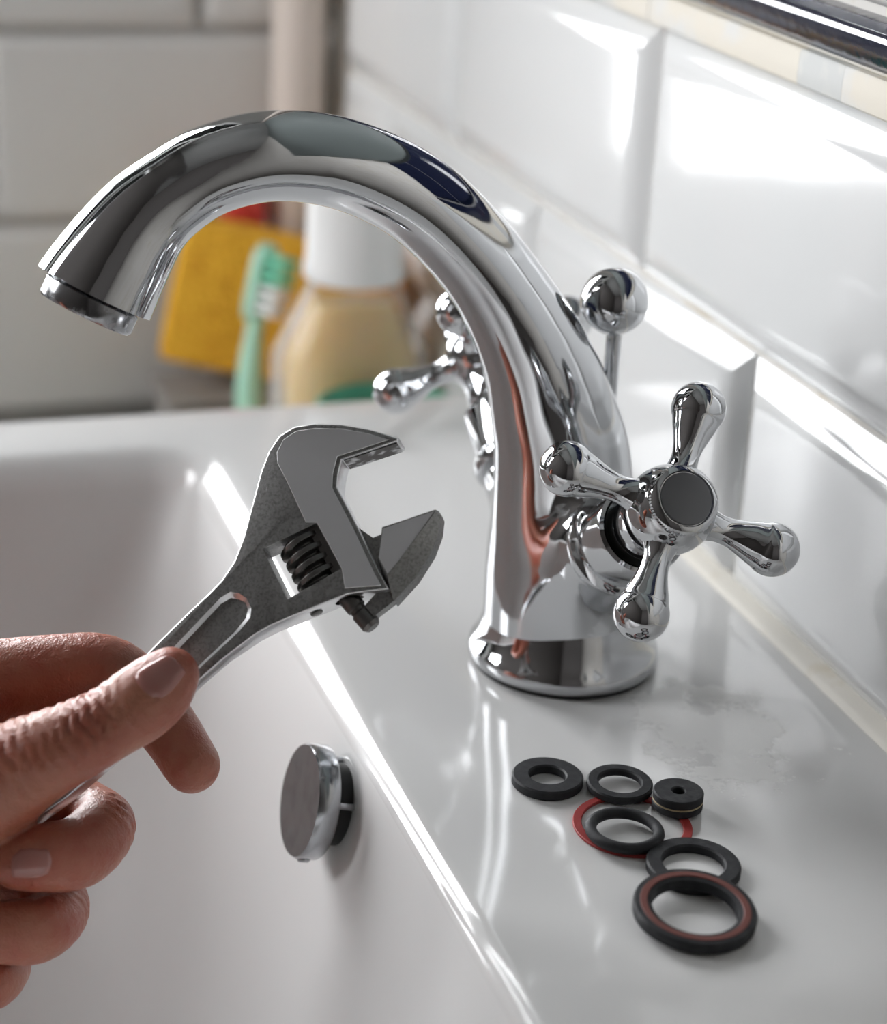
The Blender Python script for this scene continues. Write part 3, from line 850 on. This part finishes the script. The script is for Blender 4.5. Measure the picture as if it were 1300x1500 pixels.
# gripping face of the fixed jaw, scuffed
def quad_plate(pts, material, name, parent, thick=0.15):
    bm = bmesh.new()
    a = [bm.verts.new(p) for p in pts]; bm.faces.new(a)
    bm.normal_update(); nrm = bm.faces[:][0].normal.copy()
    r = bmesh.ops.extrude_face_region(bm, geom=bm.faces[:])
    for g in r['geom']:
        if isinstance(g, bmesh.types.BMVert): g.co += nrm * thick
    bmesh.ops.recalc_face_normals(bm, faces=bm.faces)
    return finish(bm, name, material, parent, smooth=False, matrix=WF)
quad_plate([(26.3, 5.65, -0.9), (14.2, 11.1, -0.9), (14.2, 11.1, -8.6), (26.3, 5.65, -8.6)], M['steel_jaw'], 'grip_surface', wrench)
# moving jaw
Jb = [(10.4, -7.85), (16.53, -10.64), (22.87, -13.4), (22.5, -14.5), (19.67, -17.12), (15.18, -19.63), (8.34, -21.7), (0.89, -22.52), (2.4, -17.45), (4.2, -12.93)]
Jt = [(10.4, -7.85), (16.53, -10.64), (22.4, -13.2), (22.0, -13.6), (17.6, -14.6), (13.2, -15.6), (8.2, -16.75), (3.75, -17.6), (3.8, -17.3), (4.9, -12.93)]
Jm = [(a[0], a[1]) for a in Jb]
jb = rings_bm([[(x, y, -8.6) for x, y in Jm], [(x, y, -2.6) for x, y in Jm], [(x, y, -0.1) for x, y in Jt]])
rings_bm([[(x, y, z) for x, y in ((6.0, -2.5), (7.2, -7.6), (11, -9.0), (4.2, -19.5), (1.0, -19))] for z in (-6.6, -2.4)], bm=jb)
rings_bm([[(x, y, z) for x, y in ((4, -17.5), (1.2, -22.4), (-4.8, -22.0), (-4.8, -18.6))] for z in (-6.6, -2.8)], bm=jb)
bmesh.ops.recalc_face_normals(jb, faces=jb.faces)
jaw = finish(jb, 'moving_jaw', M['steel'], wrench, angle=25, matrix=WF)
finish(prism_bm(ccw([(10.3, -8.3), (16.53, -11.0), (21.9, -13.35), (17.4, -14.45), (13.2, -15.45), (8.2, -16.6), (4.1, -17.3), (5.1, -12.93)]), -0.3, 0.08, 0.0), 'jaw_face', M['steel_face'], jaw, angle=30, matrix=WF)
rk = lathe_bm([(2.0, 0), (2.4, 0.8), (2.4, 4.2), (2.0, 4.5), (2.0, 5.4), (2.4, 5.8), (2.4, 9.5), (1.7, 10.4)], 28)
finish(rk, 'rack', M['steel_dark'], jaw, matrix=WF @ frame((-6.6, -13.0, -4.8), (0, -1, 0)))
# worm screw (thumb wheel): ridged barrel in the window
wp = []
nr = 4; Lw = 12.0
prof = []
for i in range(nr):
    z = i * Lw / nr
    prof += [(3.6, z), (3.8, z + 0.35), (4.9, z + 0.9), (5.15, z + 1.3), (5.15, z + 1.75), (4.9, z + 2.15), (3.8, z + 2.65)]
prof += [(3.6, Lw)]
wdir = Vector((-2.95, -12.42, 0)).normalized()
wa = Vector((-6.3, 4.75, -4.75))
bmw = bmesh.new(); seg = 96
pitch = Lw / nr
rings = []
nz = 96
for i in range(nz + 1):
    z = Lw * i / nz
    ring = []
    for k in range(seg):
        a = 2 * PI * k / seg
        ph = ((z / pitch) - 0.5 * k / seg * 2) % 1.0
        ridge = 0.5 - 0.5 * math.cos(2 * PI * ph)
        ridge = min(1.0, ridge * 1.5)
        endf = min(1.0, min(z, Lw - z) / 0.6)
        rr = 3.9 + 1.65 * ridge * endf + 0.06 * ((k % 2) if ridge > 0.95 else 0)
        ring.append((rr * math.cos(a), rr * math.sin(a), z))
    rings.append(ring)
rings_bm(rings, bm=bmw)
finish(bmw, 'worm_screw', M['steel_dark'], wrench, angle=60, matrix=WF @ frame(wa, wdir, (0, 0, 1)))
finish(prism_bm(ccw([(-3.0, 4.4), (-0.3, 3.6), (-3.0, -8.9), (-5.6, -8.2)]), -8.2, -1.6), 'rack_teeth', M['steel_dark'], jaw, angle=30, matrix=WF)
# pin end on the lower edge
finish(lathe_bm([(1.5, -0.4), (1.5, 0.1), (1.2, 0.3)], 24), 'pin', M['steel_dark'], wrench, matrix=WF @ frame((-14.4, -11.7, -4.8), (-0.33, -0.94, 0)))

# ================================================================== HAND
A = np.array
WMn = np.array(WM)
THUMB = [(-0.1226, -0.0592, 0.8877, 0.0066), (-0.1259, -0.0598, 0.8848, 0.0083), (-0.1302, -0.0602, 0.8817, 0.0089), (-0.1362, -0.0602, 0.8782, 0.0086), (-0.1433, -0.0603, 0.8749, 0.0092), (-0.1523, -0.0582, 0.8699, 0.0103), (-0.1612, -0.0536, 0.8627, 0.0126), (-0.1717, -0.0474, 0.8525, 0.0167), (-0.1842, -0.0414, 0.8405, 0.0193)]
INDEX = [(-0.1811, -0.0206, 0.8694, 0.0108), (-0.1605, -0.0241, 0.8728, 0.0099), (-0.1445, -0.0268, 0.8744, 0.0096), (-0.1332, -0.0285, 0.8744, 0.0093), (-0.1256, -0.0319, 0.8702, 0.0083), (-0.1193, -0.0385, 0.8630, 0.0075), (-0.1151, -0.0472, 0.8568, 0.0069)]
MIDDLE = [(-0.1774, -0.0185, 0.8432, 0.0101), (-0.1493, -0.0320, 0.8429, 0.0094), (-0.1391, -0.0414, 0.8429, 0.0079), (-0.1373, -0.0506, 0.8443, 0.0080), (-0.1444, -0.0596, 0.8442, 0.0085), (-0.1528, -0.0628, 0.8459, 0.0079), (-0.1583, -0.0631, 0.8458, 0.0066)]
RING = [(-0.1790, -0.0264, 0.8238, 0.0094), (-0.1540, -0.0387, 0.8238, 0.0087), (-0.1488, -0.0490, 0.8254, 0.0076), (-0.1497, -0.0584, 0.8269, 0.0074), (-0.1557, -0.0659, 0.8286, 0.0078), (-0.1631, -0.0672, 0.8300, 0.0072), (-0.1677, -0.0667, 0.8301, 0.0060)]
PINKY = [(-0.1805, -0.0375, 0.8105, 0.0083), (-0.1640, -0.0501, 0.8107, 0.0072), (-0.1633, -0.0585, 0.8131, 0.0066), (-0.1672, -0.0653, 0.8154, 0.0067), (-0.1736, -0.0670, 0.8168, 0.0063), (-0.1774, -0.0666, 0.8172, 0.0054)]
PALM = [[(-0.1739, -0.0257, 0.8637, 0.0131), (-0.1956, -0.0282, 0.8456, 0.0179), (-0.2259, -0.0369, 0.8328, 0.0207)],
        [(-0.1752, -0.0267, 0.8342, 0.0150), (-0.2014, -0.0293, 0.8280, 0.0189), (-0.2265, -0.0350, 0.8260, 0.0209)],
        [(-0.1803, -0.0351, 0.8109, 0.0127), (-0.2024, -0.0360, 0.8171, 0.0172), (-0.2267, -0.0362, 0.8231, 0.0193)],
        [(-0.1842, -0.0414, 0.8405, 0.0193), (-0.2050, -0.0380, 0.8330, 0.0200), (-0.2260, -0.0362, 0.8290, 0.0220)]]
ARM = [(-0.2263, -0.0362, 0.8287, 0.0224), (-0.2600, -0.0400, 0.8350, 0.0225), (-0.3200, -0.0480, 0.8560, 0.0270), (-0.4000, -0.0600, 0.8900, 0.0320), (-0.4600, -0.0690, 0.9160, 0.0350)]
ch = {k: catmull(v, 4) for k, v in (('t', THUMB), ('i', INDEX), ('m', MIDDLE), ('r', RING), ('p', PINKY), ('a', ARM))}
palms = [catmull(v, 3) for v in PALM]
def crease(P, c, axis, n, amp, lam, width):
    """fine folds around a joint at c: waves along axis, only on the side facing n"""
    q = P - A(c)
    s = q @ A(axis)
    side = np.clip((q @ A(n)) / 0.006, 0, 1)
    far = np.exp(-((q ** 2).sum(1)) / (2 * (width * 1.6) ** 2))
    w = np.exp(-(s / width) ** 2) * side * far
    wob = s + 0.0006 * np.sin((q @ np.cross(A(axis), A(n))) * 900 + s * 300)
    return amp * w * (0.5 + 0.5 * np.cos(2 * PI * wob / lam)) ** 2
def unit(v): v = A(v, float); return v / np.linalg.norm(v)
t_ax = unit(A(THUMB[2][:3]) - A(THUMB[5][:3]))
t_n = unit((-0.25, -0.45, 0.85)); t_n = unit(t_n - t_ax * (t_n @ t_ax))
JOINTS = [((-0.1405, -0.0603, 0.8760), t_ax, t_n, 0.00105, 0.0029, 0.0105),
          ((-0.1560, -0.0565, 0.8672), t_ax, t_n, 0.00090, 0.0034, 0.0090),
          ((-0.1350, -0.0285, 0.8740), unit(A(INDEX[3][:3]) - A(INDEX[1][:3])), unit((0.2, -1, 0.1)), 0.0007, 0.0060, 0.0035),
          ((-0.1385, -0.0500, 0.8443), unit(A(MIDDLE[4][:3]) - A(MIDDLE[2][:3])), unit((1, -0.3, 0.2)), 0.0007, 0.0034, 0.0070),
          ((-0.1495, -0.0560, 0.8265), unit(A(RING[4][:3]) - A(RING[2][:3])), unit((1, -0.3, 0.2)), 0.0006, 0.0034, 0.0060)]
def f_hand(P):
    palm = chain_sdf(P, palms[0])
    for c in palms[1:]: palm = smin(palm, chain_sdf(P, c), 0.012)
    palm = smin(palm, chain_sdf(P, ch['a']), 0.012)
    d = smin(palm, chain_sdf(P, ch['t']), 0.010)
    base = palm
    for k, kk in (('i', 0.010), ('m', 0.006), ('r', 0.006), ('p', 0.006)):
        d = smin(d, smin(base, chain_sdf(P, ch[k]), kk), 0.0009)
    for j in JOINTS:
        d = d + crease(P, *j)
    # the flesh gives way to the flat wrench handle instead of running through it
    q = ((P - A(WO)) @ WMn) * 1000.0
    b = np.abs(q - A((-66.0, 0.2, -3.0))) - A((37.0, 6.4, 3.0))
    bd = np.sqrt((np.maximum(b, 0) ** 2).sum(1)) + np.minimum(b.max(1), 0)
    return np.maximum(d, 0.0002 - bd / 1000.0)
v, q = surface_nets(f_hand, (-0.50, -0.112, 0.785), (-0.095, 0.004, 0.957), 0.0010, 2)
HB = Vector((-0.20, -0.035, 0.83))
person = empty('person', HB)
tag(person, "person's bare left hand gripping the steel wrench over the basin", 'person')
hand = finish(mesh_from(v - A(HB), q, 'hand'), 'hand', M['skin'], person, angle=None)
def nail(key, c, u, w, lu, lw, name='fingernail', lift=0.0005):
    """nail plate laid on the finger: grid projected onto the skin, then raised"""
    f_fin = lambda P: chain_sdf(P, ch[key])
    c = A(c, float); u = unit(u); w = A(w, float); w = unit(w - u * (w @ u))
    nu, nv = 15, 13
    pts = []
    for i in range(nu):
        for j in range(nv):
            a = -1 + 2 * i / (nu - 1); b = -1 + 2 * j / (nv - 1)
            # rounded cuticle end, slightly rounded free end
            ee = (1 - 0.16 * b * b) if a > 0 else (1 - 0.30 * b * b)
            pts.append(c + u * (a * ee * lu / 2) + w * (b * lw / 2 * (1 - 0.10 * max(-a, 0) ** 2)))
    P = A(pts)
    for _ in range(6): P = project(f_fin, P, 0.004)
    g = grad(f_fin, P, 4e-4); g /= np.linalg.norm(g, axis=1)[:, None]
    edge = A([max(abs(-1 + 2 * i / (nu - 1)), abs(-1 + 2 * j / (nv - 1))) for i in range(nu) for j in range(nv)])
    top = P + g * (lift * np.clip((1 - edge) / 0.2, -0.25, 1) + 0.0001)[:, None]
    F = [(i * nv + j, (i + 1) * nv + j, (i + 1) * nv + j + 1, i * nv + j + 1) for i in range(nu - 1) for j in range(nv - 1)]
    bot = P - g * 0.0006
    n = len(top)
    V = np.concatenate([top, bot]) - A(HB)
    F2 = F + [tuple(n + x for x in reversed(f)) for f in F]
    rim = [i * nv for i in range(nu)] + [(nu - 1) * nv + j for j in range(1, nv)] + [i * nv + nv - 1 for i in range(nu - 2, -1, -1)] + [j for j in range(nv - 2, 0, -1)]
    for a, b in zip(rim, rim[1:] + rim[:1]): F2.append((a, n + a, n + b, b))
    me = bpy.data.meshes.new(name); me.from_pydata(V.tolist(), [], F2); me.validate()
    b_ = bmesh.new(); b_.from_mesh(me); bmesh.ops.recalc_face_normals(b_, faces=b_.faces)
    return finish(b_, name, M['nail'], hand, angle=50)
nail('t', (-0.1264, -0.0700, 0.8982), A((-0.1224, -0.0646, 0.8952)) - A((-0.1307, -0.0647, 0.8882)), A((-0.1219, -0.0676, 0.8887)) - A((-0.1301, -0.0618, 0.8953)), 0.0165, 0.0185, lift=0.0006)
nail('m', (-0.1575, -0.0760, 0.8522), A((-0.1620, -0.0626, 0.8468)) - A((-0.1517, -0.0662, 0.8467)), (0.05, 0.35, 0.93), 0.0130, 0.0140)

# ================================================================== THINGS BEYOND THE SINK
# clear bottle with white cap
bottle = empty('bottle', (0.0290, 0.315, 0.745))
tag(bottle, 'clear bottle of amber liquid with a tall white cap beside the toothbrush', 'bottle')
def oval(profile, dx, dy, n=48, power=2.6):
    rings = []
    for s, z in profile:
        ring = []
        for k in range(n):
            a = 2 * PI * k / n; c, s_ = math.cos(a), math.sin(a)
            ring.append((math.copysign(abs(c) ** (2 / power), c) * dx * s, math.copysign(abs(s_) ** (2 / power), s_) * dy * s, z))
        rings.append(ring)
    return rings_bm(rings)
finish(oval([(0.90, 0.0), (0.98, 0.002), (1.0, 0.006), (1.0, 0.089), (0.97, 0.093), (0.60, 0.118), (0.55, 0.122), (0.55, 0.130)], 0.0335, 0.0205), 'bottle_body', M['bottle'], bottle, angle=28)
finish(oval([(0.88, 0.002), (0.95, 0.006), (0.95, 0.089), (0.90, 0.0925), (0.57, 0.1135)], 0.0295, 0.0180), 'liquid', M['amber'], bottle, angle=28)
finish(lathe_bm([(0.0200, 0.1235), (0.0212, 0.1245), (0.0212, 0.129), (0.0204, 0.1305), (0.0200, 0.163), (0.0190, 0.1675), (0.0150, 0.169)], 56), 'cap', M['white_plastic'], bottle)['label'] = 'white cap'
# yellow sponge, upright on a low grey soap box
box = empty('soap_box', (0.012, 0.452, 0.745))
tag(box, 'small dark grey box under the yellow sponge, behind the basin', 'box')
finish(box_bm(-0.036, 0.042, -0.018, 0.022, 0, 0.026, 0.003), 'box_body', M['grey_plastic'], box)
finish(box_bm(-0.038, 0.044, -0.020, 0.024, 0.026, 0.0315, 0.002), 'lid', M['grey_plastic'], box)
sp = box_bm(-0.042, 0.042, -0.014, 0.014, 0, 0.069, 0.004, 3)
bmesh.ops.subdivide_edges(sp, edges=sp.edges[:], cuts=2, use_grid_fill=True)
spo = finish(sp, 'sponge', M['sponge'], angle=60)
spo.location = (0.0150, 0.4500, 0.7835); spo.rotation_euler = (math.radians(-4), math.radians(11), math.radians(-12))
tag(spo, 'thick yellow sponge standing upright behind the toothbrush', 'sponge')
# orange sponge in the corner behind the bottle
so = box_bm(-0.008, 0.008, -0.018, 0.018, 0, 0.122, 0.004, 3)
soo = finish(so, 'sponge', M['orange_sponge'], angle=60)
soo.location = (0.0535, 0.3610, 0.745); soo.rotation_euler = (0, math.radians(0), 0)
tag(soo, 'orange-brown sponge standing behind the bottle against the white tiles', 'sponge')
# red-topped bottle behind the sponge
rb = empty('bottle', (0.0210, 0.4825, 0.752))
tag(rb, 'small bottle with a red top peeking out behind the yellow sponge', 'bottle')
finish(oval([(0.9, 0), (1, 0.003), (1, 0.085), (0.85, 0.092)], 0.014, 0.012), 'bottle_body', M['white_plastic'], rb, angle=30)
finish(oval([(0.86, 0.090), (0.90, 0.092), (0.88, 0.115), (0.7, 0.119)], 0.0125, 0.011), 'cap', M['red'], rb, angle=30)['label'] = 'red cap'
# toothbrush leaning on the sponge
tb = empty('toothbrush', (0.0005, 0.372, 0.745))
tag(tb, 'mint green toothbrush standing head up in front of the yellow sponge', 'toothbrush')
hch = catmull([(0, 0, 0.004, 0.0050), (0.0005, 0.006, 0.030, 0.0062), (0.0015, 0.012, 0.055, 0.0062), (0.0045, 0.018, 0.075, 0.0042), (0.0075, 0.0215, 0.086, 0.0040)], 4)
finish(tube_bm(hch, 20), 'handle', M['mint'], tb, angle=None)
hd = prism_bm(ccw(smooth_outline([(-0.0045, -0.013), (0.0045, -0.013), (0.0062, 0), (0.0055, 0.011), (0, 0.0145), (-0.0055, 0.011), (-0.0062, 0)], 4)), -0.0022, 0.0022, 0.0008, 2)
HM = Matrix.Translation((0.0088, 0.0235, 0.0985)) @ Matrix.Scale(1.25, 4) @ Matrix.Rotation(math.radians(14), 4, 'Y') @ Matrix.Rotation(math.radians(-9), 4, 'X') @ Matrix.Rotation(math.radians(40), 4, 'Z') @ Matrix.Rotation(math.radians(90), 4, 'X')
head = finish(hd, 'head', M['mint'], tb, angle=40, matrix=HM)
k = 0
for iy in range(6):
    for ix in range(3):
        px_, py_ = (-0.0034 + 0.0034 * ix), (-0.0095 + 0.0038 * iy)
        b_ = lathe_bm([(0.0014, 0.0018), (0.0015, 0.0085), (0.0016, 0.0110)], 10)
        finish(b_, 'bristle_tuft', M['mint_deep'] if iy >= 3 else M['bristle'], head, matrix=HM @ Matrix.Translation((px_, py_, 0)))
# green tub right behind the rim
tub = empty('tub', (0.0290, 0.2600, 0.745))
tag(tub, 'green plastic tub in front of the clear bottle, just behind the basin rim', 'tub')
finish(torus_bm([(0.0235, 0.002), (0.025, 0.0), (0.0265, 0.002), (0.0288, 0.083), (0.0295, 0.0855), (0.0280, 0.0865), (0.0270, 0.083), (0.0250, 0.003)], 56), 'tub_wall', M['green'], tub)
finish(lathe_bm([(0.0250, 0.0005), (0.0250, 0.0035)], 48), 'tub_base', M['green'], tub)
